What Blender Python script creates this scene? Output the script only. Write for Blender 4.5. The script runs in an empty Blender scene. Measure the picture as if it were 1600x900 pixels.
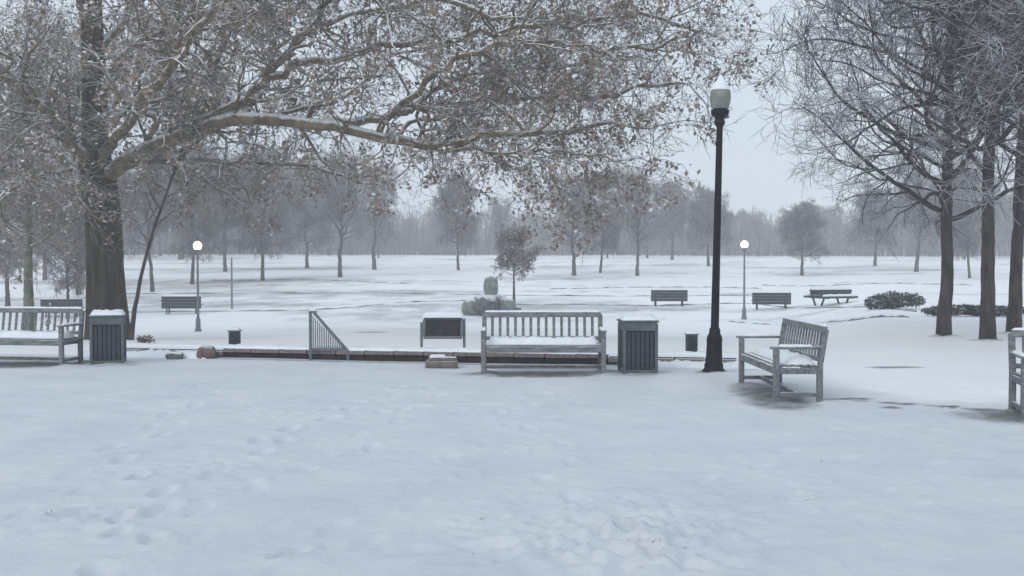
import bpy, bmesh, math, random
import numpy as np
from mathutils import Vector, Matrix, noise as mnoise
R = math.radians
rng = np.random.default_rng(7)
random.seed(7)
scn = bpy.context.scene
C = scn.collection

# ---------------------------------------------------------------- camera
FPX = 1555.0; PITCH = R(-1.4); EYE = 1.6
cam_d = bpy.data.cameras.new('camera'); cam = bpy.data.objects.new('camera', cam_d); C.objects.link(cam)
cam_d.sensor_width = 36; cam_d.lens = 36 * FPX / 1600; cam_d.clip_start = 0.1; cam_d.clip_end = 3000
cam.location = (0, 0, EYE); cam.rotation_euler = (R(90) + PITCH, 0, 0)
scn.camera = cam

# ---------------------------------------------------------------- sky and light (overcast winter dusk)
SUN_EL, SUN_ROT = R(38), R(215)
w = bpy.data.worlds.new("World"); scn.world = w; w.use_nodes = True
nt = w.node_tree; nt.nodes.clear()
out = nt.nodes.new('ShaderNodeOutputWorld'); mix = nt.nodes.new('ShaderNodeMixShader')
b1 = nt.nodes.new('ShaderNodeBackground'); b2 = nt.nodes.new('ShaderNodeBackground')
sky = nt.nodes.new('ShaderNodeTexSky'); sky.sky_type = 'NISHITA'; sky.sun_disc = False
sky.sun_elevation = SUN_EL; sky.sun_rotation = SUN_ROT; sky.air_density = 1.5; sky.dust_density = 2
b1.inputs['Strength'].default_value = 0.08
tc = nt.nodes.new('ShaderNodeTexCoord'); nz = nt.nodes.new('ShaderNodeTexNoise'); nz.inputs['Scale'].default_value = 2.2
nz.inputs['Detail'].default_value = 4; nz.inputs['Roughness'].default_value = 0.45
rp = nt.nodes.new('ShaderNodeValToRGB')
rp.color_ramp.elements[0].position = 0.3; rp.color_ramp.elements[0].color = (0.555, 0.632, 0.722, 1)
rp.color_ramp.elements[1].position = 0.7; rp.color_ramp.elements[1].color = (0.66, 0.722, 0.79, 1)
b2.inputs['Strength'].default_value = 1.18
nt.links.new(tc.outputs['Generated'], nz.inputs['Vector']); nt.links.new(nz.outputs['Fac'], rp.inputs['Fac'])
nt.links.new(rp.outputs['Color'], b2.inputs['Color']); nt.links.new(sky.outputs['Color'], b1.inputs['Color'])
mix.inputs['Fac'].default_value = 0.82
nt.links.new(b1.outputs[0], mix.inputs[1]); nt.links.new(b2.outputs[0], mix.inputs[2]); nt.links.new(mix.outputs[0], out.inputs['Surface'])
sd = bpy.data.lights.new('sun', 'SUN'); sun = bpy.data.objects.new('sun', sd); C.objects.link(sun)
sd.energy = 0.95; sd.angle = R(28); sd.color = (1.0, 0.95, 0.9)
dv = Vector((math.sin(SUN_ROT) * math.cos(SUN_EL), math.cos(SUN_ROT) * math.cos(SUN_EL), math.sin(SUN_EL)))
sun.rotation_euler = dv.to_track_quat('Z', 'Y').to_euler()
scn.view_settings.view_transform = 'Standard'; scn.view_settings.look = 'None'
scn.view_settings.exposure = 0.13; scn.view_settings.gamma = 1.0
scn.render.engine = 'CYCLES'
scn.cycles.max_bounces = 12; scn.cycles.volume_bounces = 6; scn.cycles.diffuse_bounces = 4

# ---------------------------------------------------------------- helpers
def at(px, py, d):
    """world point seen at a photograph pixel, at depth d (metres ahead)"""
    u = (px - 800) / FPX; v = (450 - py) / FPX
    y = math.cos(PITCH) - v * math.sin(PITCH); z = math.sin(PITCH) + v * math.cos(PITCH)
    return (u / y * d, d, EYE + z / y * d)

CURVE_MID = np.array([(-80, 0), (17, 0), (21, -0.12), (26, -0.4), (33, -0.85), (40, -1.12), (46, -0.92), (56, -0.45), (80, 0.64), (110, 1.8), (140, 2.65), (200, 3.4), (900, 5.0)], float)
CURVE_SIDE = np.array([(-80, 0), (17, 0), (30, 0.0), (40, -0.1), (46, -0.12), (56, -0.1), (80, 0.72), (110, 1.8), (140, 2.65), (200, 3.4), (900, 5.0)], float)
def smooth_interp(c, y):
    y = np.asarray(y, float); s = 0
    for o in (-3, -1.5, 0, 1.5, 3):
        s = s + np.interp(y + o * np.clip((y - 17) / 8, 0, 1), c[:, 0], c[:, 1])
    return s / 5
def vnoise(x, y, s, seed=0):
    """cheap smooth value noise"""
    x = np.asarray(x, float) / s + seed * 17.31; y = np.asarray(y, float) / s + seed * 7.77
    xi = np.floor(x); yi = np.floor(y); fx = x - xi; fy = y - yi
    fx = fx * fx * (3 - 2 * fx); fy = fy * fy * (3 - 2 * fy)
    def h(a, b):
        v = np.sin(a * 127.1 + b * 311.7 + seed * 3.3) * 43758.5453
        return v - np.floor(v)
    return (h(xi, yi) * (1 - fx) + h(xi + 1, yi) * fx) * (1 - fy) + (h(xi, yi + 1) * (1 - fx) + h(xi + 1, yi + 1) * fx) * fy - 0.5
def terrain(x, y):
    x = np.asarray(x, float); y = np.asarray(y, float)
    u = x / np.maximum(y, 1.0)
    k = np.clip((u - 0.25) / 0.13, 0, 1); k = k * k * (3 - 2 * k)
    z = smooth_interp(CURVE_MID, y) * (1 - k) + smooth_interp(CURVE_SIDE, y) * k
    z = z + 0.32 * np.exp(-((x + 3.4) / 2.8) ** 2 - ((y - 29) / 6) ** 2)
    z = z + 0.02 * vnoise(x, y, 1.7, 1) + 0.008 * vnoise(x, y, .5, 2)
    z = z + np.clip((y - 20) / 30, 0, 1) * (0.12 * vnoise(x, y, 7, 3)) + np.clip((y - 60) / 60, 0, 1) * 0.5 * vnoise(x, y, 28, 4)
    return z
def tz(x, y): return float(terrain(x, y))
def spot(px, d):
    x = (px - 800) / FPX * d
    return (x, d, tz(x, d))

def new_mesh(name, V, F, smooth=False, mats=()):
    me = bpy.data.meshes.new(name); me.from_pydata([tuple(v) for v in V], [], [tuple(f) for f in F])
    if smooth: me.shade_smooth()
    for m in mats: me.materials.append(m)
    return me
def np_mesh(name, V, Q, smooth=True, mat=None):
    """V (n,3) array, Q (m,4) or (m,3) int array"""
    me = bpy.data.meshes.new(name); k = Q.shape[1]
    me.vertices.add(len(V)); me.vertices.foreach_set('co', V.astype(np.float32).ravel())
    me.loops.add(Q.size); me.loops.foreach_set('vertex_index', Q.astype(np.int32).ravel())
    me.polygons.add(len(Q)); me.polygons.foreach_set('loop_start', (np.arange(len(Q)) * k).astype(np.int32))
    me.polygons.foreach_set('loop_total', np.full(len(Q), k, np.int32))
    me.update(calc_edges=True)
    if smooth: me.shade_smooth()
    if mat: me.materials.append(mat)
    return me
def link(name, me, parent=None, loc=None, **kw):
    o = bpy.data.objects.new(name, me); C.objects.link(o)
    if parent is not None: o.parent = parent
    if loc is not None: o.location = loc
    for k, v in kw.items(): o[k] = v
    return o
def thing(name, label, cat, loc=(0, 0, 0), rz=0, group=None, me=None):
    o = bpy.data.objects.new(name, me); C.objects.link(o); o.location = loc; o.rotation_euler = (0, 0, rz)
    o['label'] = label; o['category'] = cat
    if group: o['group'] = group
    return o
def kids(o): return [c for c in bpy.data.objects if c.parent == o]
def copy_tree(o, parent=None, kc=None):
    c = o.copy(); C.objects.link(c)
    if parent is not None: c.parent = parent
    for ch in kids(o): copy_tree(ch, c)
    return c
def place_copy(src, label, loc, rz=0, s=1.0, group=None):
    c = copy_tree(src); c.location = loc; c.rotation_euler = (0, 0, rz)
    if src.name.startswith('bare_tree'): c.rotation_euler = (.05 * math.sin(loc[0] * 3.1), .06 * math.sin(loc[0] * 1.7 + 1), rz); c.scale = (s, s, s) if not isinstance(s, tuple) else s
    c['label'] = label
    if group: c['group'] = group
    return c

def bevel_boxes(name, boxes, mat, bev=0.006, seg=1, smooth=False):
    """boxes: (cx,cy,cz,sx,sy,sz[,rx,ry,rz])"""
    bm = bmesh.new()
    for b in boxes:
        M = Matrix.Translation(b[:3])
        if len(b) > 6: M = M @ Matrix.Rotation(b[8], 4, 'Z') @ Matrix.Rotation(b[7], 4, 'Y') @ Matrix.Rotation(b[6], 4, 'X')
        M = M @ Matrix.Diagonal((b[3], b[4], b[5], 1))
        bmesh.ops.create_cube(bm, size=1, matrix=M)
    if bev: bmesh.ops.bevel(bm, geom=bm.edges[:], offset=bev, segments=seg, affect='EDGES', profile=0.5)
    me = bpy.data.meshes.new(name); bm.to_mesh(me); bm.free(); me.materials.append(mat)
    if smooth: me.shade_smooth()
    return me
def lathe(name, prof, mat, n=20, smooth=True, flute=0.0, nf=0):
    P = np.array(prof, float); a = np.linspace(0, 2 * np.pi, n, endpoint=False)
    V = []
    for r, z in P:
        rr = r * (1 + (flute * np.cos(a * nf) if nf else 0) * np.ones(n))
        V.append(np.stack([rr * np.cos(a), rr * np.sin(a), np.full(n, z)], 1))
    V = np.concatenate(V); Q = []
    for i in range(len(P) - 1):
        for j in range(n): Q.append((i * n + j, i * n + (j + 1) % n, (i + 1) * n + (j + 1) % n, (i + 1) * n + j))
    me = np_mesh(name, V, np.array(Q), smooth, mat)
    return me
def tubes(polys, K):
    """polys: list of (pts (N,S,3), r (N,S)) -> V, Q"""
    Vs, Qs, off = [], [], 0
    ang = np.linspace(0, 2 * np.pi, K, endpoint=False); ca, sa = np.cos(ang), np.sin(ang)
    for P, r in polys:
        N, S, _ = P.shape
        T = np.gradient(P, axis=1); T /= np.linalg.norm(T, axis=2, keepdims=True) + 1e-9
        ref = np.zeros((N, 1, 3)); mean = T.mean(1); vert = np.abs(mean[:, 2]) > 0.8 * (np.linalg.norm(mean, axis=1) + 1e-9)
        ref[vert, 0] = (1, 0, 0); ref[~vert, 0] = (0, 0, 1)
        U = np.cross(T, np.broadcast_to(ref, T.shape)); U /= np.linalg.norm(U, axis=2, keepdims=True) + 1e-9
        W = np.cross(T, U)
        V = P[:, :, None, :] + r[:, :, None, None] * (U[:, :, None, :] * ca[None, None, :, None] + W[:, :, None, :] * sa[None, None, :, None])
        idx = off + np.arange(N * S * K).reshape(N, S, K)
        a = idx[:, :-1, :]; b = idx[:, 1:, :]
        Q = np.stack([a, np.roll(a, -1, 2), np.roll(b, -1, 2), b], -1).reshape(-1, 4)
        Vs.append(V.reshape(-1, 3)); Qs.append(Q); off += N * S * K
    return np.concatenate(Vs), np.concatenate(Qs)
def snow_slab(name, lx, ly, h, mat, nx=16, ny=6, seed=0, rough=0.25):
    """rounded cushion of snow, base at z=0, centred"""
    rs = np.random.default_rng(seed + 50)
    xs = np.sin(np.linspace(-np.pi / 2, np.pi / 2, nx)) * 0.35 + np.linspace(-1, 1, nx) * 0.65
    ys = np.sin(np.linspace(-np.pi / 2, np.pi / 2, ny)) * 0.5 + np.linspace(-1, 1, ny) * 0.5
    X, Y = np.meshgrid(xs, ys, indexing='ij')
    e = np.minimum(1, ((1 - X ** 2) * lx * 4 / h)) * (1 - np.abs(Y) ** 3)
    Z = h * np.clip(e, 0, 1) ** 0.5 * (1 + rough * rs.standard_normal(X.shape) * 0.5)
    Z = np.maximum(Z, 0.0) + 0.004
    jx = 1 + 0.02 * rs.standard_normal(X.shape)
    V = np.stack([X * lx / 2, Y * ly / 2 * (1 + 0.04 * rs.standard_normal(X.shape)), Z], -1).reshape(-1, 3)
    VB = V.copy(); VB[:, 2] = 0.0; n = nx * ny
    Q = []
    I = lambda i, j: i * ny + j
    for i in range(nx - 1):
        for j in range(ny - 1):
            Q.append((I(i, j), I(i + 1, j), I(i + 1, j + 1), I(i, j + 1)))
            Q.append((n + I(i, j), n + I(i, j + 1), n + I(i + 1, j + 1), n + I(i + 1, j)))
    for i in range(nx - 1):
        Q.append((I(i, 0), n + I(i, 0), n + I(i + 1, 0), I(i + 1, 0)))
        Q.append((I(i, ny - 1), I(i + 1, ny - 1), n + I(i + 1, ny - 1), n + I(i, ny - 1)))
    for j in range(ny - 1):
        Q.append((I(0, j), I(0, j + 1), n + I(0, j + 1), n + I(0, j)))
        Q.append((I(nx - 1, j), n + I(nx - 1, j), n + I(nx - 1, j + 1), I(nx - 1, j + 1)))
    return np_mesh(name, np.concatenate([V, VB]), np.array(Q), True, mat)

# ---------------------------------------------------------------- materials
def mat(name, col, rough=0.7, col2=None, scale=8.0, bump=0.0, bscale=40, metallic=0.0, stretch=(1, 1, 1), snow=None, spec=0.3, detail=4):
    m = bpy.data.materials.new(name); m.use_nodes = True; n = m.node_tree; L = n.links.new
    p = n.nodes['Principled BSDF']; p.inputs['Roughness'].default_value = rough; p.inputs['Metallic'].default_value = metallic
    p.inputs['Specular IOR Level'].default_value = spec
    t = n.nodes.new('ShaderNodeTexCoord'); mp = n.nodes.new('ShaderNodeMapping'); mp.inputs['Scale'].default_value = stretch
    L(t.outputs['Object'], mp.inputs['Vector'])
    src = None
    if col2:
        a = n.nodes.new('ShaderNodeTexNoise'); a.inputs['Scale'].default_value = scale; a.inputs['Detail'].default_value = detail; L(mp.outputs[0], a.inputs['Vector'])
        r = n.nodes.new('ShaderNodeValToRGB'); r.color_ramp.elements[0].position = 0.35; r.color_ramp.elements[1].position = 0.65
        r.color_ramp.elements[0].color = (*col, 1); r.color_ramp.elements[1].color = (*col2, 1)
        L(a.outputs['Fac'], r.inputs['Fac']); src = r.outputs['Color']
    if snow:
        lo, hi, amt = snow
        g = n.nodes.new('ShaderNodeNewGeometry'); sx = n.nodes.new('ShaderNodeSeparateXYZ'); L(g.outputs['Normal'], sx.inputs[0])
        ns = n.nodes.new('ShaderNodeTexNoise'); ns.inputs['Scale'].default_value = 3.0; L(t.outputs['Object'], ns.inputs['Vector'])
        ad = n.nodes.new('ShaderNodeMath'); ad.operation = 'MULTIPLY_ADD'; L(ns.outputs['Fac'], ad.inputs[0]); ad.inputs[1].default_value = 0.9; L(sx.outputs['Z'], ad.inputs[2])
        mr = n.nodes.new('ShaderNodeMapRange'); mr.inputs['From Min'].default_value = lo + 0.45; mr.inputs['From Max'].default_value = hi + 0.45
        mr.inputs['To Max'].default_value = amt; L(ad.outputs[0], mr.inputs['Value'])
        mx = n.nodes.new('ShaderNodeMix'); mx.data_type = 'RGBA'; L(mr.outputs[0], mx.inputs['Factor'])
        if src: L(src, mx.inputs['A'])
        else: mx.inputs['A'].default_value = (*col, 1)
        mx.inputs['B'].default_value = (0.80, 0.84, 0.88, 1); src = mx.outputs['Result']
    if src: L(src, p.inputs['Base Color'])
    else: p.inputs['Base Color'].default_value = (*col, 1)
    if bump:
        b = n.nodes.new('ShaderNodeTexNoise'); b.inputs['Scale'].default_value = bscale; b.inputs['Detail'].default_value = 5; L(mp.outputs[0], b.inputs['Vector'])
        bp = n.nodes.new('ShaderNodeBump'); bp.inputs['Strength'].default_value = bump; bp.inputs['Distance'].default_value = 0.02
        L(b.outputs['Fac'], bp.inputs['Height']); L(bp.outputs[0], p.inputs['Normal'])
    return m
M_snow = mat('snow', (0.80, 0.84, 0.88), 0.6, (0.74, 0.78, 0.83), 6, 0.35, 30, spec=0.2)
M_wood = mat('weathered_teak', (0.12, 0.135, 0.145), 0.8, (0.26, 0.27, 0.27), 7, 0.6, 40, stretch=(1, 5, 3), snow=(0.62, 0.92, 0.9), detail=9)
M_dwood = mat('dark_bench_wood', (0.018, 0.026, 0.034), 0.85, (0.04, 0.05, 0.06), 10, 0.3, 60)
M_bin = mat('bin_slat_paint', (0.024, 0.038, 0.044), 0.7, (0.05, 0.066, 0.072), 9, 0.2, 60)
M_binf = mat('bin_frame', (0.07, 0.088, 0.095), 0.7, (0.13, 0.148, 0.155), 9, 0.2, 60, snow=(0.8, 0.95, 0.7))
M_liner = mat('bin_liner', (0.012, 0.014, 0.016), 0.5)
M_black = mat('black_cast_iron', (0.005, 0.006, 0.008), 0.55, (0.010, 0.010, 0.013), 30, 0.15, 80, spec=0.15)
M_globe = mat('unlit_globe', (0.17, 0.18, 0.165), 0.6, (0.25, 0.26, 0.24), 6, spec=0.4)
M_greypole = mat('grey_pole_paint', (0.13, 0.16, 0.18), 0.6, (0.18, 0.2, 0.22), 12)
M_rail = mat('grey_rail_metal', (0.10, 0.12, 0.135), 0.5, (0.14, 0.16, 0.17), 20, spec=0.4)
M_cope = mat('coping_stone', (0.15, 0.125, 0.13), 0.85, (0.25, 0.205, 0.205), 12, 0.5, 50, snow=(0.85, 1.0, 0.9))
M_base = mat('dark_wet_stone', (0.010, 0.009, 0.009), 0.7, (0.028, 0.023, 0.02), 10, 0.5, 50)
M_tan = mat('tan_stone', (0.11, 0.10, 0.09), 0.85, (0.22, 0.19, 0.165), 9, 0.5, 40, snow=(0.8, 0.98, 0.8))
M_red = mat('red_brown_stone', (0.12, 0.07, 0.075), 0.85, (0.20, 0.16, 0.16), 9, 0.5, 40, snow=(0.7, 0.95, 0.8))
M_rock = mat('mossy_rock', (0.13, 0.155, 0.14), 0.9, (0.25, 0.27, 0.26), 5, 0.8, 15, snow=(0.5, 0.85, 0.9))
M_rockd = mat('dark_rock', (0.05, 0.055, 0.06), 0.9, (0.16, 0.17, 0.18), 5, 0.8, 15, snow=(0.5, 0.85, 0.9))
M_panel = mat('dark_sign_face', (0.012, 0.015, 0.02), 0.6, (0.035, 0.038, 0.034), 9, spec=0.2)
M_bark = mat('sycamore_bark', (0.010, 0.008, 0.006), 0.9, (0.065, 0.052, 0.024), 6, 1.0, 16, stretch=(1, 1, 0.22), snow=(0.55, 0.9, 0.95))
M_limb = mat('sycamore_limb_bark', (0.085, 0.065, 0.036), 0.9, (0.22, 0.175, 0.105), 4, 0.6, 14, snow=(0.12, 0.5, 0.97))
M_twig = mat('sycamore_twigs', (0.10, 0.075, 0.06), 0.9, (0.18, 0.135, 0.10), 2, snow=(0.1, 0.7, 0.9))
M_leaf = mat('withered_leaf', (0.15, 0.112, 0.088), 0.9, (0.34, 0.27, 0.21), 1.4, snow=(0.30, 0.65, 0.9))
M_dbark = mat('dark_tree_bark', (0.022, 0.018, 0.019), 0.9, (0.075, 0.06, 0.06), 9, 1.0, 26, stretch=(1, 1, 0.2), snow=(0.6, 0.9, 0.9))
M_dtwig = mat('dark_tree_twigs', (0.036, 0.031, 0.034), 0.9, (0.085, 0.073, 0.075), 2, snow=(0.02, 0.6, 0.88))
M_gbark = mat('green_grey_bark', (0.10, 0.11, 0.085), 0.9, (0.2, 0.2, 0.17), 5, 0.6, 20, snow=(0.6, 0.9, 0.9))
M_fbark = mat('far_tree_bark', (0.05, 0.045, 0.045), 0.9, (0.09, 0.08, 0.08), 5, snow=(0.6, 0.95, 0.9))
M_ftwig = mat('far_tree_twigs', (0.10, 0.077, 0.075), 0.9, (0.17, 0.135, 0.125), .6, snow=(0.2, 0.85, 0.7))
M_brown = mat('brown_oak_leaf', (0.13, 0.095, 0.085), 0.9, (0.24, 0.185, 0.165), 2, snow=(0.5, .9, 0.75))
M_green = mat('dark_evergreen_leaf', (0.02, 0.028, 0.026), 0.8, (0.055, 0.062, 0.06), 3, snow=(0.45, 0.85, 0.9))
def emit(name, col, s):
    m = bpy.data.materials.new(name); m.use_nodes = True; p = m.node_tree.nodes['Principled BSDF']
    p.inputs['Base Color'].default_value = (0.8, 0.8, 0.75, 1); p.inputs['Emission Color'].default_value = (*col, 1); p.inputs['Emission Strength'].default_value = s
    return m
M_lit = emit('lit_globe', (1.0, 0.82, 0.50), 1.8)

def ground_mat():
    m = bpy.data.materials.new('snow_ground'); m.use_nodes = True; n = m.node_tree; L = n.links.new
    p = n.nodes['Principled BSDF']; p.inputs['Roughness'].default_value = 0.55; p.inputs['Specular IOR Level'].default_value = 0.2
    t = n.nodes.new('ShaderNodeTexCoord')
    def nz(scale, detail=4, rough=0.5):
        a = n.nodes.new('ShaderNodeTexNoise'); a.inputs['Scale'].default_value = scale; a.inputs['Detail'].default_value = detail; a.inputs['Roughness'].default_value = rough
        L(t.outputs['Object'], a.inputs['Vector']); return a.outputs['Fac']
    r = n.nodes.new('ShaderNodeValToRGB'); r.color_ramp.elements[0].position = 0.3; r.color_ramp.elements[1].position = 0.7
    r.color_ramp.elements[0].color = (0.62, 0.66, 0.715, 1); r.color_ramp.elements[1].color = (0.725, 0.755, 0.80, 1)
    L(nz(1.1, 6, 0.6), r.inputs['Fac'])
    r2 = n.nodes.new('ShaderNodeValToRGB'); r2.color_ramp.elements[0].position = 0.3; r2.color_ramp.elements[1].position = 0.7
    r2.color_ramp.elements[0].color = (0.88, 0.91, 0.94, 1); r2.color_ramp.elements[1].color = (0.94, 0.95, 0.965, 1); L(nz(.6, 4, 0.6), r2.inputs['Fac'])
    fa = n.nodes.new('ShaderNodeAttribute'); fa.attribute_name = 'fresh'
    mf = n.nodes.new('ShaderNodeMix'); mf.data_type = 'RGBA'; L(fa.outputs['Fac'], mf.inputs['Factor']); L(r.outputs['Color'], mf.inputs['A']); L(r2.outputs['Color'], mf.inputs['B'])
    # thin places where paving or grass shows, and darker ground under the benches
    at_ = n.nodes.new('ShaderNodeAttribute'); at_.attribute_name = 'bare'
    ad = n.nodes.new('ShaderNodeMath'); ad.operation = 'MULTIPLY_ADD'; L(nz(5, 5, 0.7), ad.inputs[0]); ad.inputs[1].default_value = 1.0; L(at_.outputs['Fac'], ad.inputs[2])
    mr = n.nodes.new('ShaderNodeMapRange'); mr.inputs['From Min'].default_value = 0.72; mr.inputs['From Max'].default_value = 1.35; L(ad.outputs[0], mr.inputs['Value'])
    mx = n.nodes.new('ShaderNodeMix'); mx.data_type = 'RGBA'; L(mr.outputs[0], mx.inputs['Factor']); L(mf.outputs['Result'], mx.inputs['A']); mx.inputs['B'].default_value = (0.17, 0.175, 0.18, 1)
    L(mx.outputs['Result'], p.inputs['Base Color'])
    b = n.nodes.new('ShaderNodeBump'); b.inputs['Strength'].default_value = 0.75; b.inputs['Distance'].default_value = 0.03; L(nz(13, 10, 0.75), b.inputs['Height']); L(b.outputs[0], p.inputs['Normal'])
    return m
M_ground = ground_mat()

# ---------------------------------------------------------------- ground
def axis_fine(lo, hi, step, lim_lo, lim_hi, g):
    a = list(np.arange(lo, hi, step)); s = step; v = a[-1]
    while v < lim_hi: s *= g; v += s; a.append(min(v, lim_hi))
    s = step; v = a[0]; pre = []
    while v > lim_lo: s *= g; v -= s; pre.append(max(v, lim_lo))
    return np.array(pre[::-1] + a)
gx = axis_fine(-6.0, 6.0, 0.030, -420, 420, 1.055)
gy = axis_fine(4.3, 12, 0.032, -60, 700, 1.018)
GX, GY = np.meshgrid(gx, gy, indexing='ij')
GZ = terrain(GX, GY)
BARE = np.zeros_like(GZ)
def kerb_y(x): return 16.03 - 0.18 * x
# ground print helper: position seen at a pixel on flat plaza
def flat(px, py):
    a = at(px, py, 1.0); t = EYE / (EYE - a[2]); return (a[0] * t, t)
prints = []
def trail(pts, step=0.62, side=0.11, depth=0.03, seed=0):
    rs = random.Random(seed); P = [Vector(flat(*p)) for p in pts]; s = 1
    for a, b in zip(P[:-1], P[1:]):
        d = (b - a); L_ = d.length; d.normalize(); nrm = Vector((-d.y, d.x)); k = 0
        while k < L_:
            c = a + d * k + nrm * (side * s + rs.uniform(-.04, .04)); s = -s
            prints.append((c.x, c.y, math.atan2(d.y, d.x) + rs.uniform(-.25, .25), 1.05 * depth * rs.uniform(.6, 1.2), rs.uniform(.9, 1.15))); k += step * rs.uniform(.85, 1.15)
trail([(180, 900), (230, 800), (330, 730), (430, 690), (530, 640), (640, 605)], seed=1)
trail([(215, 900), (390, 760), (560, 700), (620, 640), (700, 600)], depth=.018, seed=2)
trail([(470, 900), (560, 830), (700, 740), (760, 680), (850, 600)], depth=.016, seed=3)
trail([(860, 900), (880, 780), (860, 690), (800, 620)], depth=.016, seed=4)
trail([(1010, 890), (1090, 780), (1170, 720), (1300, 660)], depth=.018, seed=5)
trail([(1330, 900), (1420, 770), (1540, 700)], depth=.012, seed=6)
trail([(60, 800), (130, 740), (260, 660), (330, 600)], depth=.018, seed=7)
trail([(620, 900), (780, 860), (960, 850), (1120, 880)], depth=.022, seed=8)
trail([(1260, 760), (1500, 640), (1560, 610)], depth=.015, seed=9)
for px, py in ((112, 806), (990, 826), (1012, 862), (1040, 872), (185, 838), (455, 868), (1245, 778), (215, 745)):
    x, y = flat(px, py); prints.append((x, y, random.uniform(0, 3), .04, .8))
for (cx, cy, an, dep, sc) in prints:
    m = (np.abs(GX - cx) < .4) & (np.abs(GY - cy) < .4)
    if not m.any(): continue
    dx = GX[m] - cx; dy = GY[m] - cy
    a = dx * math.cos(an) + dy * math.sin(an); b = -dx * math.sin(an) + dy * math.cos(an)
    rr = np.sqrt((a / (.155 * sc)) ** 2 + (b / (.065 * sc)) ** 2)
    GZ[m] += -dep * 1.0 / (1 + np.exp((rr - 1) * 10)) + dep * .4 * np.exp(-((rr - 1.55) / .35) ** 2)
# crumbly trampled snow
for px, py, rad, amp in ((1010, 845, .75, .03), (110, 810, .45, .028), (330, 735, .7, .016), (720, 640, .9, .012), (820, 850, .9, .014), (1250, 770, .7, .014), (420, 640, 1.0, .012), (950, 790, .8, .015)):
    x, y = flat(px, py); f = np.exp(-(((GX - x) / rad) ** 2 + ((GY - y) / rad) ** 2) * 1.3)
    GZ += f * amp * (vnoise(GX, GY, .09, 11) + .6 * vnoise(GX, GY, .05, 12)) * 2
# faint drifts over the plaza
near = np.clip((16 - GY) / 4, 0, 1)
GZ += near * (.035 * vnoise(GX * 0.6, GY, .9, 21) + .022 * vnoise(GX, GY, .33, 22) + .010 * vnoise(GX, GY, .13, 23))
GZ += near * .007 * vnoise(GX, GY, .07, 24)
# snow drifted against whatever stands in it
for bx, by, rr_, hh in [(spot(1476, 21.3)[0], 21.3, .42, .10), (spot(1544, 20.2)[0], 20.2, .42, .10), (spot(1586, 22.2)[0], 22.2, .42, .10), (2.93, 14.4, .3, .045), (1.8, 14.45, .42, .04), (-6.42, 15.8, .45, .04)] + [(.45 + a * .86, 14.45 + b * .25, .15, .035) for a in (-1, 1) for b in (-1, 1)] + [(3.28 + b * .25, 12.25 + a * .86, .15, .03) for a in (-1, 1) for b in (-1, 1)] + [(-6.95, 15.4, .16, .035), (-6.85, 15.9, .16, .035), (5.30, 10.2, .15, .03), (5.40, 10.7, .15, .03)]:
    GZ += hh * np.exp(-((GX - bx - .05) ** 2 + (GY - by) ** 2) / rr_ ** 2) * (1 + .6 * vnoise(GX, GY, .12, 51))
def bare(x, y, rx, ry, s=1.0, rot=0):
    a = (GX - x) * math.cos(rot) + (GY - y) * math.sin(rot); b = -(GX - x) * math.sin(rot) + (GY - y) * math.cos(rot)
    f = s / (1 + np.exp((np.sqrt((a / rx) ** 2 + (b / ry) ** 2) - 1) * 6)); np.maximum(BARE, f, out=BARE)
bare(0.3, 14.35, 1.05, .42, .85)          # darker ground colour under the benches
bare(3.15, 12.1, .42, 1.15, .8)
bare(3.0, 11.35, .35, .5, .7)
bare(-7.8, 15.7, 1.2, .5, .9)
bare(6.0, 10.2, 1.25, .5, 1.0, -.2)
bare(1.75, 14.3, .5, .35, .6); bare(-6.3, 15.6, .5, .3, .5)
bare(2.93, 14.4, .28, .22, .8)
bare(3.95, 11.75, .35, .10, .8)  # short darker strip right of the end-on bench
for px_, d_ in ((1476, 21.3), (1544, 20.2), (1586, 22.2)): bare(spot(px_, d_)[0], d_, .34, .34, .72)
for k in range(26):                        # broken line along the plaza edge on the right
    t = k / 25; bare(3.8 + t * 3.4, 11.75 - t * 1.95 + .04 * math.sin(k * 2.3), .13, .05 + .03 * (k % 3), .62 + .22 * math.sin(k * 1.7))
for px, py, rx, s in ((1400, 574, .45, .8), (1395, 637, .12, .85), (580, 510, .5, .8), (220, 523, .35, .9), (1545, 642, .3, .8)):
    d = EYE * FPX / (py - 412); x, y, _ = spot(px, d); bare(x, y, rx, .12 * d / 12, s)
e = np.abs(GY - (kerb_y(GX) - .28)); BARE = np.maximum(BARE, .62 * np.exp(-(e / .13) ** 2) * (GX > -5.2) * (GX < 2.2))
# thin grass showing in the far field
far = np.clip((GY - 30) / 20, 0, 1)
BARE = np.maximum(BARE, far * np.clip(.16 + .9 * vnoise(GX * .25, GY, 2.6, 31) + .5 * vnoise(GX, GY, 1.1, 32), 0, .62))
idx = np.arange(GX.size).reshape(GX.shape)
Q = np.stack([idx[:-1, :-1], idx[1:, :-1], idx[1:, 1:], idx[:-1, 1:]], -1).reshape(-1, 4)
gm = np_mesh('snow_ground', np.stack([GX, GY, GZ], -1).reshape(-1, 3), Q, True, M_ground)
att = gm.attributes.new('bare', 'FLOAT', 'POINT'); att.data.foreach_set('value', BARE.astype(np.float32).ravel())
FRL = np.clip((GY - kerb_y(GX)) / .25, 0, 1); FRR = np.clip((GY - (11.8 - (GX - 3.7) * .575) + 1.1 * vnoise(GX, GY, .7, 41) + .5 * vnoise(GX, GY, .25, 42)) / .7, 0, 1); bl = np.clip((GX - 3.6) / 1.0, 0, 1)
FR = np.maximum(FRL * (1 - bl), FRR * bl); FR = np.where(GY > 15.3, np.maximum(FR, FRL), FR)
att2 = gm.attributes.new('fresh', 'FLOAT', 'POINT'); att2.data.foreach_set('value', FR.astype(np.float32).ravel())
link('snow_ground', gm, kind='structure')

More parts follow.
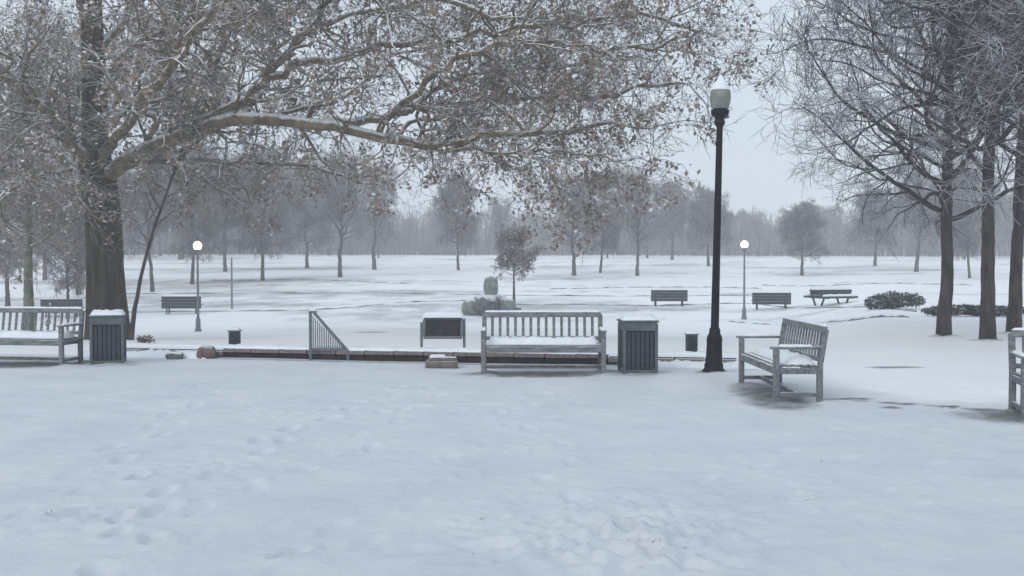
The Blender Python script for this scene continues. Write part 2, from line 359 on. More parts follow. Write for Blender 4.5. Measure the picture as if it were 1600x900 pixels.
# path edges crossing the park: low kerbs poking out of the snow
def ribbon(name, pts, wdt, h, matr, kind='structure'):
    P = np.array(pts, float); t = np.linspace(0, 1, 90); s = np.linspace(0, 1, len(P))
    X = np.interp(t, s, P[:, 0]); Y = np.interp(t, s, P[:, 1])
    for _ in range(6): X[1:-1] = (X[:-2] + X[1:-1] + X[2:]) / 3; Y[1:-1] = (Y[:-2] + Y[1:-1] + Y[2:]) / 3
    D = np.stack([np.gradient(X), np.gradient(Y)], 1); D /= np.linalg.norm(D, axis=1, keepdims=True); Nn = np.stack([-D[:, 1], D[:, 0]], 1)
    V, F = [], []
    for k in range(90):
        hh = h * (1 if h < .05 else .55 + .45 * math.sin(k * .9) * math.cos(k * .37))
        for sgn, zz in ((-1, -.1), (-1, hh), (1, hh), (1, -.1)):
            x, y = X[k] + Nn[k, 0] * sgn * wdt / 2, Y[k] + Nn[k, 1] * sgn * wdt / 2
            V.append((x, y, tz(x, y) + zz))
    for k in range(89):
        for j in range(3): F.append((4 * k + j, 4 * k + 4 + j, 4 * k + 5 + j, 4 * k + 1 + j))
    link(name, new_mesh(name, V, F, False, [matr]), kind=kind)
M_kerb = mat('far_kerb_stone', (0.14, 0.15, 0.16), 0.9, (0.3, 0.32, 0.34), 3, snow=(0.8, 1.0, 0.8))
M_path = mat('fresh_snow_path', (0.82, 0.86, 0.90), 0.6, (0.78, 0.82, 0.87), 2, 0.2, 8)
def solve_d(px, py, lo=18, hi=160):
    u = (px - 800) / FPX; best = None
    for d in np.linspace(lo, hi, 1500):
        x, y, z = spot(px, float(d)); yy = at(px, py, float(d))[2]
        if yy <= z: return (x, y)
    return (u * hi, hi)
pa = [solve_d(p, q) for p, q in ((-60, 487), (120, 488), (330, 487), (470, 486), (560, 480), (640, 472), (760, 470))]
pb = [solve_d(p, q) for p, q in ((760, 477), (900, 476), (1000, 478), (1100, 476), (1180, 474), (1300, 480), (1430, 487))]
pc = [solve_d(p, q) for p, q in ((1140, 503), (1250, 504), (1330, 502), (1420, 496))]
pd_ = [solve_d(p, q) for p, q in ((190, 460), (330, 459), (600, 458), (800, 462), (1010, 463), (1170, 462))]
pe = [solve_d(p, q, 18, 200) for p, q in ((330, 438), (450, 437), (560, 440), (640, 444))]
pf = [solve_d(p, q, 18, 200) for p, q in ((860, 452), (960, 450), (1100, 449), (1190, 451))]
pg_ = [solve_d(p, q, 18, 200) for p, q in ((1190, 446), (1280, 447), (1400, 443), (1520, 446))]
for pp in (pa, pb, pc, pd_, pe, pf, pg_): ribbon('path_kerb', pp, .13, .07, M_kerb)
ribbon('path', [(x, y + 1.0) for x, y in pa], 1.5, .02, M_path)
ribbon('path', [(x, y + 1.0) for x, y in pc], 1.4, .02, M_path)

# ---------------------------------------------------------------- tree growing
def nrm(v): return v / (np.linalg.norm(v, axis=-1, keepdims=True) + 1e-9)
def grow(P, r, n, t0, t1, ang, length, S, wig, grav, rr=.6, rtip=.25, seed=0, minr=.004, up=0.0, tp=1.0, taper_len=.6, lift=1.0):
    """n children on every parent polyline; returns (pts, radii)"""
    g = np.random.default_rng(seed); N, Sp, _ = P.shape
    t = t0 + (t1 - t0) * g.random((N, n)) ** tp
    f = t * (Sp - 1); i = np.minimum(f.astype(int), Sp - 2); w_ = (f - i)[..., None]
    I = np.arange(N)[:, None]
    base = P[I, i] * (1 - w_) + P[I, i + 1] * w_; T = nrm(P[I, i + 1] - P[I, i]); pr = r[I, i] * (1 - w_[..., 0]) + r[I, i + 1] * w_[..., 0]
    rv = g.standard_normal((N, n, 3)); side = nrm(rv - T * (rv * T).sum(-1, keepdims=True))
    a = R(ang) * (1 + .28 * g.standard_normal((N, n, 1)))
    D = nrm(T * np.cos(a) + side * np.sin(a) + np.array([0, 0, up]))
    D[..., 2] = np.where(D[..., 2] < 0, D[..., 2] * lift, D[..., 2]); D = nrm(D)
    L_ = length * (1 - taper_len * t) * (.65 + .6 * g.random((N, n)))
    base = base.reshape(-1, 3); D = D.reshape(-1, 3); L_ = L_.reshape(-1); M = len(L_)
    pts = np.zeros((M, S, 3)); pts[:, 0] = base; step = (L_ / (S - 1))[:, None]
    for k in range(1, S):
        D = nrm(D + wig * g.standard_normal((M, 3)) + np.array([0, 0, -grav]) / S)
        pts[:, k] = pts[:, k - 1] + D * step
    r0 = np.minimum(pr.reshape(-1) * rr, L_ * .02 + minr); r0 = np.maximum(r0, minr)
    rad = r0[:, None] * (1 - (1 - rtip) * np.linspace(0, 1, S)[None]); rad = np.maximum(rad, minr * .75)
    return pts, rad
def cat(*a): return np.concatenate([x[0] for x in a]), np.concatenate([x[1] for x in a])
def spline(pts, S, jit=0.0, seed=0):
    P = np.array(pts, float); n = len(P); t = np.linspace(0, n - 1, S); o = np.zeros((S, 3))
    E = np.vstack([2 * P[0] - P[1], P, 2 * P[-1] - P[-2]])
    for k, tt in enumerate(t):
        i = min(int(tt), n - 2); f = tt - i; a, b, c, d = E[i], E[i + 1], E[i + 2], E[i + 3]
        o[k] = .5 * ((2 * b) + (-a + c) * f + (2 * a - 5 * b + 4 * c - d) * f * f + (-a + 3 * b - 3 * c + d) * f ** 3)
    if jit: o[1:] += np.random.default_rng(seed).standard_normal((S - 1, 3)) * jit
    return o
def leaves(P, n, size, seed, matr, droop=.08, clump=1):
    g = np.random.default_rng(seed); N, S, _ = P.shape
    a = np.repeat(g.integers(0, N, n // clump + 1), clump)[:n]; b = g.integers(1, S, n); c = P[a, b] + g.standard_normal((n, 3)) * (.04 if clump == 1 else .11) - np.array([0, 0, droop]) * g.random((n, 1))
    U = nrm(g.standard_normal((n, 3))); W = nrm(np.cross(U, g.standard_normal((n, 3)))); s = size * (.5 + g.random((n, 1)))
    V = np.stack([c + U * s, c + W * s * .55, c - U * s, c - W * s * .6 + np.cross(U, W) * s * .3], 1).reshape(-1, 3)
    return np_mesh('leaves', V, np.arange(4 * n).reshape(-1, 4), False, matr)
def trunk_mesh(poly, rad, matr, K=18, flare=1.5, lump=.05, seed=0, name='trunk'):
    S = len(poly); g = np.random.default_rng(seed); r = np.array(rad, float)
    z = poly[:, 2] - poly[0, 2]; r = r * (1 + (flare - 1) * np.exp(-z / .45))
    V, Qd = tubes([(poly[None], r[None])], K)
    c = np.repeat(poly, K, axis=0); d = V - c; a = np.arctan2(d[:, 1], d[:, 0])
    f = 1 + lump * np.sin(a * 5 + 1.3) * np.exp(-np.repeat(z, K) / 1.2) * 1.6 + lump * np.sin(a * 3 + np.repeat(z, K) * 1.7) + lump * .6 * g.standard_normal(len(V)) * .4
    return np_mesh(name, c + d * f[:, None], Qd, True, matr)

# ---------------------------------------------------------------- the big sycamore
def sycamore():
    D = 28.0; base = spot(166, D); o = thing('sycamore_tree', 'huge spreading sycamore with olive-brown trunk and long snowy limbs, behind the left bin', 'tree', base)
    b = np.array(base)
    def pl(*q): return np.array([at(px, py, D + dd) for px, py, dd in q]) - b
    tp = pl((168, 545, 0), (166, 430, 0), (160, 340, 0), (152, 255, 0), (148, 170, .1), (145, 80, .2), (144, -20, .2), (150, -160, .4), (158, -330, .2), (170, -500, 0))
    tp[0, 2] = -.3
    T = spline(tp, 40); zt = np.linspace(0, 1, 40)
    tr = np.interp(zt, [0, .12, .3, .36, .6, .8, 1], [.56, .5, .47, .37, .30, .18, .05])
    link('trunk', trunk_mesh(T, tr, M_bark, 22, 1.25, .05, 1), o)
    specs = [  # pixel x, y, depth offset ... , start radius, end radius
        (pl((158, 285, 0), (205, 245, -.4), (250, 222, -1), (310, 192, -1.6), (370, 166, -2.2), (420, 120, -2.8), (470, 60, -3.2), (520, 0, -3.4)), .22, .06),
        (pl((160, 278, 0), (220, 240, -.8), (300, 205, -1.6), (380, 186, -2.4), (480, 193, -3.1), (590, 212, -3.6), (690, 228, -4.0), (760, 210, -4.2), (860, 203, -4.3), (960, 190, -4.2)), .23, .05),
        (pl((480, 193, -3.1), (560, 190, -3.3), (640, 175, -3.4), (720, 158, -3.4), (820, 158, -3.2), (930, 150, -3.0), (1060, 128, -2.6)), .12, .05),
        (pl((162, 262, 0), (210, 252, .5), (300, 251, 1.2), (400, 255, 1.9), (500, 262, 2.4), (590, 290, 2.8)), .14, .04),
        (pl((152, 215, 0), (185, 180, .3), (215, 155, .7), (250, 148, 1.1), (300, 110, 1.8), (350, 40, 2.5), (400, -60, 3)), .16, .05),
        (pl((150, 270, 0), (125, 235, -.4), (95, 195, -1), (50, 150, -1.8), (-20, 95, -2.6), (-110, 30, -3.4)), .19, .06),
        (pl((150, 260, 0), (100, 245, .8), (30, 215, 1.8), (-60, 190, 2.8), (-160, 180, 3.6)), .13, .05),
        (pl((148, 170, .1), (178, 110, -.5), (230, 60, -1.6), (320, 20, -2.8), (430, -10, -3.8), (560, -20, -4.6), (700, 0, -5), (800, 30, -5.2)), .16, .05),
        (pl((147, 100, .2), (200, 20, .7), (270, -40, 1.4), (350, -120, 2), (440, -220, 2.6)), .14, .04),
        (pl((310, 192, -1.6), (335, 120, -1.9), (352, 40, -2.1), (360, -60, -2.2), (380, -180, -2)), .11, .04),
        (pl((146, 60, .2), (120, -20, -.4), (70, -100, -1), (20, -220, -1.4)), .15, .04),
        (pl((152, 255, 0), (200, 190, -1.8), (260, 110, -3.8), (330, 20, -5.8), (400, -90, -7.4)), .16, .05),
        (pl((150, 200, 0), (200, 130, 2.2), (280, 60, 4.4), (380, -10, 6.4), (480, -60, 7.6)), .15, .05),
        (pl((150, 215, 0), (110, 170, 2), (60, 110, 4), (-10, 60, 6)), .13, .04),
        (pl((420, 120, -2.8), (520, 90, -3.2), (640, 70, -3.4), (760, 50, -3.5), (880, 40, -3.4), (1000, 25, -3.2), (1090, 45, -3)), .10, .04),
        (pl((590, 212, -3.6), (650, 140, -4.2), (720, 90, -4.7), (800, 60, -5), (870, 70, -5.2), (960, 80, -5.2), (1060, 60, -5)), .09, .04),
        (pl((380, 186, -2.4), (430, 100, -1.2), (520, 30, .2), (640, 10, 1.4), (760, -20, 2.2), (860, -40, 2.8)), .10, .04),
        (pl((430, -10, -3.8), (560, -70, -3.4), (700, -80, -3), (850, -60, -2.4), (960, -30, -2)), .10, .04),
        (pl((640, 175, -3.4), (720, 120, -2.4), (800, 110, -1.4), (900, 95, -.8), (1000, 90, -.4)), .08, .03),
        (pl((152, 262, 0), (110, 262, -.6), (60, 275, -1.6), (10, 300, -2.4), (-40, 345, -3)), .09, .03),
        (pl((156, 275, 0), (120, 285, 1), (70, 290, 2.4), (10, 300, 3.6), (-60, 330, 4.4)), .10, .03),
        (pl((690, 228, -4.0), (780, 240, -4.2), (880, 235, -4.4), (970, 250, -4.4)), .05, .02),
        (pl((144, -20, .2), (190, -120, -1), (280, -190, -2), (420, -240, -3), (600, -200, -3.6)), .13, .04),
    ]
    S = 26; LP = np.stack([spline(p, S, .06, k) for k, (p, a, c) in enumerate(specs)]); LR = np.stack([np.linspace(a, c, S) ** 1 for _, a, c in specs])
    V, Qd = tubes([(LP, LR)], 10); link('limb', np_mesh('limb', V, Qd, True, M_limb), o)
    L2 = grow(LP, LR, 17, .22, 1, 52, 3.2, 10, .27, .12, .55, .3, 11, .012, up=.12, taper_len=.35, lift=.45)
    L3 = grow(*L2, 6, .15, 1, 48, 1.8, 7, .28, .22, .6, .35, 12, .009, taper_len=.35, lift=.6)
    L4 = grow(*L3, 4, .15, 1, 48, .85, 5, .3, .3, .6, .5, 13, .0075, taper_len=.3)
    L5 = grow(*L4, 2, .3, 1, 45, .36, 3, .2, .2, .8, .6, 14, .0065, taper_len=.2)
    print('sycamore', len(L2[0]), len(L3[0]), len(L4[0]), len(L5[0]))
    V, Qd = tubes([L2], 6); link('branches', np_mesh('branches', V, Qd, True, M_limb), o, kind='stuff')
    V1, Q1 = tubes([L3, L4], 3); V2, Q2 = tubes([L5], 3)
    link('crown', np_mesh('crown', np.concatenate([V1, V2]), np.concatenate([Q1, Q2 + len(V1)]), True, M_twig), o, kind='stuff')
    link('withered_leaves', leaves(L4[0], 60000, .056, 5, M_leaf, clump=16), o, kind='stuff')
sycamore()

# ---------------------------------------------------------------- generic park trees
def park_tree(name, label, cat_, loc, H, r0, spread, first, nl, seed, mats, n2=7, n3=6, n4=4, lean=(0, 0), dens_leaf=0, leaf_mat=None, low_ang=85, top_ang=35, droop=.3, minr=.009, leafsize=.05, n5=0, rz=0, group=None, K3=3, crook=.04, wtop=.5, curve=None, lowlen=.8, env=False):
    g = np.random.default_rng(seed)
    o = thing(name, label, cat_, loc, rz, group)
    n = 70; z = np.linspace(-.25, H * (.84 if env else 1), n); c = z / H if curve is None else curve
    T = np.stack([lean[0] * (np.maximum(z, 0) / H) ** 1.5 + np.cumsum(g.standard_normal(n) * (z > .5)) * crook * H / 60, lean[1] * (z / H) + np.cumsum(g.standard_normal(n) * (z > .5)) * crook * H / 60, z], 1)
    tr = r0 * (1 - .93 * np.clip(z / H, 0, 1) ** 1.1)
    link('trunk', trunk_mesh(T, tr, mats[0], 14, 1.45, .05, seed), o)
    S = 14; P = []; Rr = []
    for k in range(nl):
        t = first + ((.84 if env else 1) - first) * ((k + .3) / nl) ** .9 * .97; zz = t * H; i = np.argmin(abs(z - zz)); b = T[i]
        az = k * 2.399 + g.normal() * .3; rel = (t - first) / ((.84 if env else 1) - first)
        an = R(low_ang + (top_ang - low_ang) * rel); Ln = spread * (1 - wtop * rel ** 1.3) * g.uniform(.8, 1.15)
        if env: Ln = spread * (.55 + .45 * math.sin(math.pi * min(1, rel * .9 + .14))) * g.uniform(.8, 1.2)
        if rel < .12: Ln *= lowlen
        d = np.array([math.cos(az) * math.sin(an), math.sin(az) * math.sin(an), math.cos(an)]); pts = [b]; st = Ln / (S - 1)
        for q in range(1, S):
            up = .09 if q < S * .6 else -.04 * droop * 3
            d = d + g.standard_normal(3) * .15 + np.array([0, 0, up * (.6 if an > 1 else .2)]); d /= np.linalg.norm(d); pts.append(pts[-1] + d * st)
        P.append(pts); rb = min(tr[i] * .6, .022 * Ln + .02); Rr.append(np.linspace(rb, rb * .12, S))
    L1 = (np.array(P), np.array(Rr))
    L2 = grow(*L1, n2, .12, 1, 50, spread * .42, 7, .24, droop * .5, .55, .3, seed + 1, minr, up=.05)
    L3 = grow(*L2, n3, .15, 1, 45, spread * .2, 5, .26, droop, .6, .4, seed + 2, minr * .8, taper_len=.3)
    parts3 = [L3]
    if n4: L4 = grow(*L3, n4, .2, 1, 42, spread * .1, 3, .16, droop, .7, .5, seed + 3, minr * .65, taper_len=.2); parts3.append(L4)
    V1, Q1 = tubes([L1, L2], 5); V2, Q2 = tubes(parts3, K3)
    link('branches', np_mesh('branches', V1, Q1, True, mats[0]), o, kind='stuff')
    link('crown', np_mesh('crown', V2, Q2, True, mats[1]), o, kind='stuff')
    if dens_leaf: link('withered_leaves', leaves(parts3[-1][0], dens_leaf, leafsize, seed, leaf_mat or M_leaf), o, kind='stuff')
    return o
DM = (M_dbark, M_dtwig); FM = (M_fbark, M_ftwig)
park_tree('bare_tree', 'dark bare tree at right with straight slim trunk, leftmost of the three near trunks', 'tree', spot(1476, 21.3), 12.5, .135, 4.9, .19, 66, 101, DM, n2=9, n3=7, n4=5, low_ang=76, top_ang=32, minr=.0085, droop=-.25)
park_tree('bare_tree', 'dark bare tree at right with mossy trunk, middle of the three near trunks', 'tree', spot(1544, 20.2), 13, .14, 4.7, .26, 58, 202, DM, n2=9, n3=7, n4=5, low_ang=72, top_ang=30, minr=.0085, droop=-.25, rz=1)
park_tree('bare_tree', 'dark bare tree at the right edge, its trunk rising behind the cut-off bench', 'tree', spot(1586, 22.2), 13, .14, 4.8, .28, 54, 303, DM, n2=9, n3=7, n4=5, low_ang=70, top_ang=30, minr=.0085, droop=-.25, lean=(.7, 0))
park_tree('bare_tree', 'dark bare tree beyond the right edge whose branches hang into the top right corner', 'tree', spot(1680, 24), 13.5, .2, 5.2, .3, 26, 404, DM, n2=7, n3=6, n4=4, low_ang=75, top_ang=28, minr=.009, droop=.25)
park_tree('bare_tree', 'grey-green young tree with slim trunk standing behind the left bench', 'tree', spot(45, 31), 9, .16, 3.6, .30, 22, 505, (M_gbark, M_twig), n2=7, n3=6, n4=3, minr=.01)
park_tree('bare_tree', 'thin dark tree leaning right, just to the right of the sycamore trunk', 'tree', spot(204, 27), 7.0, .06, 2.3, .42, 18, 606, DM, n2=6, n3=5, n4=3, lean=(2.0, .6), minr=.008, low_ang=60)

# prototypes for the trees across the park
GRP = 'bare trees across the snowy park'
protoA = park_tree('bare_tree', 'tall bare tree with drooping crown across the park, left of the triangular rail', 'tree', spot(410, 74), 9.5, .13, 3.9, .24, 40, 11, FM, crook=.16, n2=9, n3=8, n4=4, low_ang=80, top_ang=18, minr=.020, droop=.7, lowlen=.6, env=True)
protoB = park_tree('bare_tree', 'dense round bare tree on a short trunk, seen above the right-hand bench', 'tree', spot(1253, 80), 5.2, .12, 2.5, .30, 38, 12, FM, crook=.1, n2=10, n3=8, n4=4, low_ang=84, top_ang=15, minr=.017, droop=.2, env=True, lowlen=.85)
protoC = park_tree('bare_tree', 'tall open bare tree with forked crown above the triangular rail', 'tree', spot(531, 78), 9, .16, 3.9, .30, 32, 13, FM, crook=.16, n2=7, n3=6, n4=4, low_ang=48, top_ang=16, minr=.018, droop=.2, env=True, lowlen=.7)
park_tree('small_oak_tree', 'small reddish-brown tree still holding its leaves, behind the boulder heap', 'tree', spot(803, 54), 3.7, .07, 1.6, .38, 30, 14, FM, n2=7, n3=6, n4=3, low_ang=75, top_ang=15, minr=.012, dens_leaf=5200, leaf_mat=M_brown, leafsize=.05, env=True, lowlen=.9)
mid = [ # proto, px, depth, scale, label
    (protoA, 300, 70, .95, 'drooping bare tree far back between sycamore trunk and left lit lamp'),
    (protoA, 352, 88, 1.1, 'bare tree far back just right of the left lit lamp'),
    (protoC, 238, 62, .85, 'slim bare tree far back right of the leaning tree'),
    (protoC, 585, 92, .95, 'bare tree far back, right of the tall forked one'),
    (protoB, 716, 92, (1.05, 1.05, 1.5), 'upright oval bare tree far back above the dark sign'),
    (protoC, 897, 80, .88, 'bare tree far back above the middle of the wooden bench'),
    (protoA, 938, 84, .86, 'wide bare tree far back above the right end of the wooden bench'),
    (protoC, 996, 80, .82, 'bare tree far back directly above the right-hand bin'),
    (protoB, 1107, 96, (1.1, 1.1, 1.3), 'round bare tree far back behind the black lamp post'),
    (protoB, 1367, 98, (1.2, 1.2, 1.3), 'round bare tree far back, right of the dense round tree'),
    (protoC, 1432, 84, .85, 'bare tree far back just left of the three near trunks'),
    (protoA, 1515, 74, .85, 'bare tree far back between the first two near right trunks'),
    (protoB, 1050, 112, (1.2, 1.2, 1.5), 'small bare tree far back, between the bin and the black lamp post'),
    (protoA, 105, 46, .62, 'bare tree behind the left bench, between slim grey-green tree and sycamore trunk'),
    (protoC, 122, 60, .8, 'bare tree farther back touching the left side of the sycamore trunk'),
    (protoA, 12, 52, .8, 'bare tree behind the left bench at the left edge of the picture'),
    (protoC, 70, 75, 1.0, 'tall bare tree far back at left, right of the grey-green tree'),
    (protoA, 480, 96, 1.0, 'bare tree far back above the triangular rail, left of the forked tree'),
]
for k, (pr, px, d, s, lab) in enumerate(mid): place_copy(pr, lab, spot(px, d), k * 1.9, s if isinstance(s, tuple) else (s * (1 + .18 * math.sin(k * 2.7)), s * (1 + .18 * math.sin(k * 2.7)), s * (1 - .08 * math.sin(k * 1.7))), GRP)
g = random.Random(5)
for k in range(58):
    px = -220 + k * 35.5 + g.uniform(-14, 14); d = g.uniform(118, 172)
    left = px < 480; right = px > 1380; s = g.uniform(.75, 1.05) * (1.6 if left else 1.15 if right else .82 if 560 < px < 1350 else 1.05)
    place_copy([protoA, protoC, protoB][k % 3], 'hazy bare tree in the wood along the far edge of the park', spot(px, d), g.uniform(0, 6), s if k % 3 < 2 else s * 1.5, 'hazy trees of the far wood')
# the wood behind, one mass of thickets
def wood():
    g = np.random.default_rng(99); n = 7500; x = g.uniform(-150, 150, n); y = g.uniform(150, 205, n)
    z = terrain(x, y); px = 800 + x / y * FPX
    hm = np.interp(px, [-300, 0, 300, 450, 600, 700, 900, 1000, 1150, 1300, 1450, 1800], [15, 15, 13, 10, 7, 7, 7.2, 6.3, 6.3, 6.5, 8, 10]) * (.8 + .5 * (vnoise(x, y, 12, 5) + .5))
    H = hm * g.uniform(.55, 1.05, n); t = np.linspace(0, 1, 5)[None, :, None]
    top = np.stack([x + g.normal(0, .7, n), y + g.normal(0, .7, n), z + H], 1); b = np.stack([x, y, z - .2], 1)
    P = b[:, None] * (1 - t) + top[:, None] * t + g.normal(0, .08, (n, 5, 3)); r = np.broadcast_to(np.linspace(.06, .025, 5), (n, 5)).copy()
    L2 = grow(P, r, 8, .03, 1, 50, 1.9, 4, .2, 0, .8, .5, 1, .03, up=.2)
    L3 = grow(*L2, 3, .3, 1, 45, .9, 3, .2, 0, .9, .6, 2, .022)
    V, Qd = tubes([(P, r), L2, L3], 3)
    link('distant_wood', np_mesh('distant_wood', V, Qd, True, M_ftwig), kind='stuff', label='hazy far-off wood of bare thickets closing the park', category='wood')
wood()

# ---------------------------------------------------------------- shrubs
def leafy(name, label, loc, rx, ry, h, n, size, seed, matr, cat_='shrub', rz=0):
    g = np.random.default_rng(seed); o = thing(name, label, cat_, loc, rz)
    lobes = [(g.uniform(-.6, .6) * rx, g.uniform(-.6, .6) * ry, g.uniform(.35, .75) * h, g.uniform(.3, .55)) for _ in range(9)]
    a = g.integers(0, 9, n); lb = np.array(lobes)[a]; d = nrm(g.standard_normal((n, 3))) * (g.random((n, 1)) ** .35)
    c = np.stack([lb[:, 0] + d[:, 0] * rx * lb[:, 3], lb[:, 1] + d[:, 1] * ry * lb[:, 3], np.abs(lb[:, 2] + d[:, 2] * h * .45)], 1)
    U = nrm(g.standard_normal((n, 3)) + np.array([0, 0, .6])); W = nrm(np.cross(U, g.standard_normal((n, 3)))); s = size * (.5 + g.random((n, 1)))
    V = np.stack([c + U * s * 1.5, c + W * s * .5, c - U * s, c - W * s * .5], 1).reshape(-1, 3)
    link('foliage', np_mesh('foliage', V, np.arange(4 * n).reshape(-1, 4), False, matr), o, kind='stuff')
    m = 26; az = g.uniform(0, 6.28, m); tt = np.linspace(0, 1, 5)[None, :, None]
    e = np.stack([np.cos(az) * rx * .7 * g.random(m), np.sin(az) * ry * .7 * g.random(m), h * g.uniform(.5, 1.0, m)], 1)
    P = e[:, None] * tt + g.normal(0, .02, (m, 5, 3)); V, Qd = tubes([(P, np.full((m, 5), .012))], 3)
    link('stems', np_mesh('stems', V, Qd, True, M_dbark), o, kind='stuff')
    return o
leafy('low_shrub', 'low dark evergreen shrub with a peaked middle, left of the three near right trunks', spot(1402, 36.5), 1.15, .7, .58, 3400, .05, 1, M_green)
leafy('low_shrub', 'small low dark shrub touching the left side of the peaked evergreen shrub', spot(1368, 37.5), .5, .4, .42, 1500, .045, 2, M_green)
leafy('low_hedge', 'low dark clipped hedge running behind the three near right trunks', spot(1530, 30.5), 1.75, .35, .32, 6000, .045, 3, M_green, 'hedge')
leafy('weed_tuft', 'small dark weed tuft in snow just right of the left bin', spot(222, 22), .24, .15, .16, 160, .035, 4, M_leaf, 'plant')

# ---------------------------------------------------------------- benches
def make_bench():
    o = thing('wooden_bench', '', 'bench')
    L_, dp = 1.72, .50; hw = L_ / 2
    leg = bevel_boxes('leg', [(0, 0, .31, .065, .065, .62)], M_wood, .008)
    legr = bevel_boxes('leg', [(0, 0, .215, .065, .065, .43), (0, .035, .63, .065, .055, .44, R(-9), 0, 0)], M_wood, .008)
    for s in (-1, 1):
        link('leg', leg, o, (s * hw, -dp / 2, 0)); link('leg', legr, o, (s * hw, dp / 2, 0))
        link('armrest', bevel_boxes('armrest', [(0, -.02, .635, .075, dp + .10, .03)], M_wood, .008), o, (s * hw, 0, 0))
        link('side_rail', bevel_boxes('side_rail', [(0, 0, .37, .04, dp - .06, .07)], M_wood, .005), o, (s * hw, 0, 0))
        link('stretcher', bevel_boxes('stretcher', [(0, 0, .10, .035, dp - .06, .05)], M_wood, .005), o, (s * hw, 0, 0))
        link('snow_layer', snow_slab('snow_layer', dp * .8, .06, .022, M_snow, 10, 4, 3), o, (s * hw, -.03, .65)).rotation_euler = (0, 0, R(90))
    link('front_rail', bevel_boxes('front_rail', [(0, -dp / 2, .372, L_ - .06, .045, .085)], M_wood, .005), o)
    link('rear_rail', bevel_boxes('rear_rail', [(0, dp / 2, .372, L_ - .06, .04, .07)], M_wood, .005), o)
    link('long_stretcher', bevel_boxes('long_stretcher', [(0, 0, .10, L_ - .03, .04, .05)], M_wood, .005), o)
    sl = bevel_boxes('seat_slat', [(0, 0, 0, L_ - .02, .075, .022)], M_wood, .004)
    for k in range(5): link('seat_slat', sl, o, (0, -dp / 2 + .055 + k * .093, .426))
    link('top_rail', bevel_boxes('top_rail', [(0, .31, .845, L_ + .02, .045, .075, R(-9), 0, 0)], M_wood, .010, 2), o)
    link('lower_back_rail', bevel_boxes('lower_back_rail', [(0, .257, .50, L_ - .06, .035, .055, R(-9), 0, 0)], M_wood, .005), o)
    bs = bevel_boxes('back_slat', [(0, 0, 0, .042, .018, .32, R(-9), 0, 0)], M_wood, .004); n = 14
    for k in range(n): link('back_slat', bs, o, (-hw + .12 + k * (L_ - .24) / (n - 1), .283, .665))
    link('snow_layer', snow_slab('snow_layer', L_ - .12, .30, .085, M_snow, 30, 8, 1), o, (0, .06, .436))
    link('snow_layer', snow_slab('snow_layer', L_, .042, .022, M_snow, 34, 4, 2), o, (0, .318, .881))
    return o
bench = make_bench()
bg = 'weathered wooden benches round the plaza'
bench['label'] = 'weathered grey wooden slat-back bench facing the camera in the middle of the picture'; bench['group'] = bg
bench.location = (0.45, 14.45, 0)
place_copy(bench, 'weathered wooden bench seen end-on, right of the black lamp post', (3.28, 12.25, 0), R(-90), 1, bg)
place_copy(bench, 'weathered wooden bench at the left edge, beside the left bin', (-7.78, 15.75, 0), R(-9), 1, bg)
place_copy(bench, 'weathered wooden bench cut off by the right edge of the picture', (6.17, 10.25, 0), R(-14), 1.02, bg)

# ---------------------------------------------------------------- litter bins
def make_bin():
    o = thing('litter_bin', '', 'bin'); W, H = .52, .80; h = W / 2
    link('liner', bevel_boxes('liner', [(0, 0, .40, W - .10, W - .10, .70)], M_liner, .02), o)
    post = bevel_boxes('post', [(0, 0, H / 2, .05, .05, H)], M_binf, .006)
    for sx in (-1, 1):
        for sy in (-1, 1): link('post', post, o, (sx * h, sy * h, 0))
    link('top_frame', bevel_boxes('top_frame', [(0, s * (h - .005), H - .045, W + .02, .055, .13) for s in (-1, 1)] + [(s * (h - .005), 0, H - .045, .053, W - .07, .126) for s in (-1, 1)], M_binf, .006), o)
    link('lid', bevel_boxes('lid', [(0, 0, H + .035, W + .08, W + .08, .035)], M_binf, .01), o)
    link('base_frame', bevel_boxes('base_frame', [(0, s * (h - .01), .05, W - .04, .04, .06) for s in (-1, 1)] + [(s * (h - .01), 0, .05, .04, W - .08, .055) for s in (-1, 1)], M_binf, .005), o)
    sl = bevel_boxes('slat', [(0, 0, .385, .062, .018, .59)], M_bin, .004)
    for f in range(4):
        for k in range(6):
            v = Matrix.Rotation(f * math.pi / 2, 4, 'Z') @ Vector((-h + .07 + k * (W - .14) / 5, -h + .012, 0))
            s = link('slat', sl, o, v); s.rotation_euler = (0, 0, f * math.pi / 2)
    link('snow_layer', snow_slab('snow_layer', W + .04, W + .02, .075, M_snow, 12, 10, 7), o, (0, 0, H + .05))
    return o
bn = make_bin(); bn['label'] = 'square slatted dark litter bin between the middle bench and the black lamp post'; bn['group'] = 'slatted litter bins'
bn.location = (1.82, 14.4, 0); bn.rotation_euler = (0, 0, R(3)); bn.scale = (.88, .88, .93)
place_copy(bn, 'square slatted dark litter bin beside the left bench, below the sycamore trunk', (-6.42, 15.8, 0), R(17), (1.06, 1.06, .84), 'slatted litter bins')

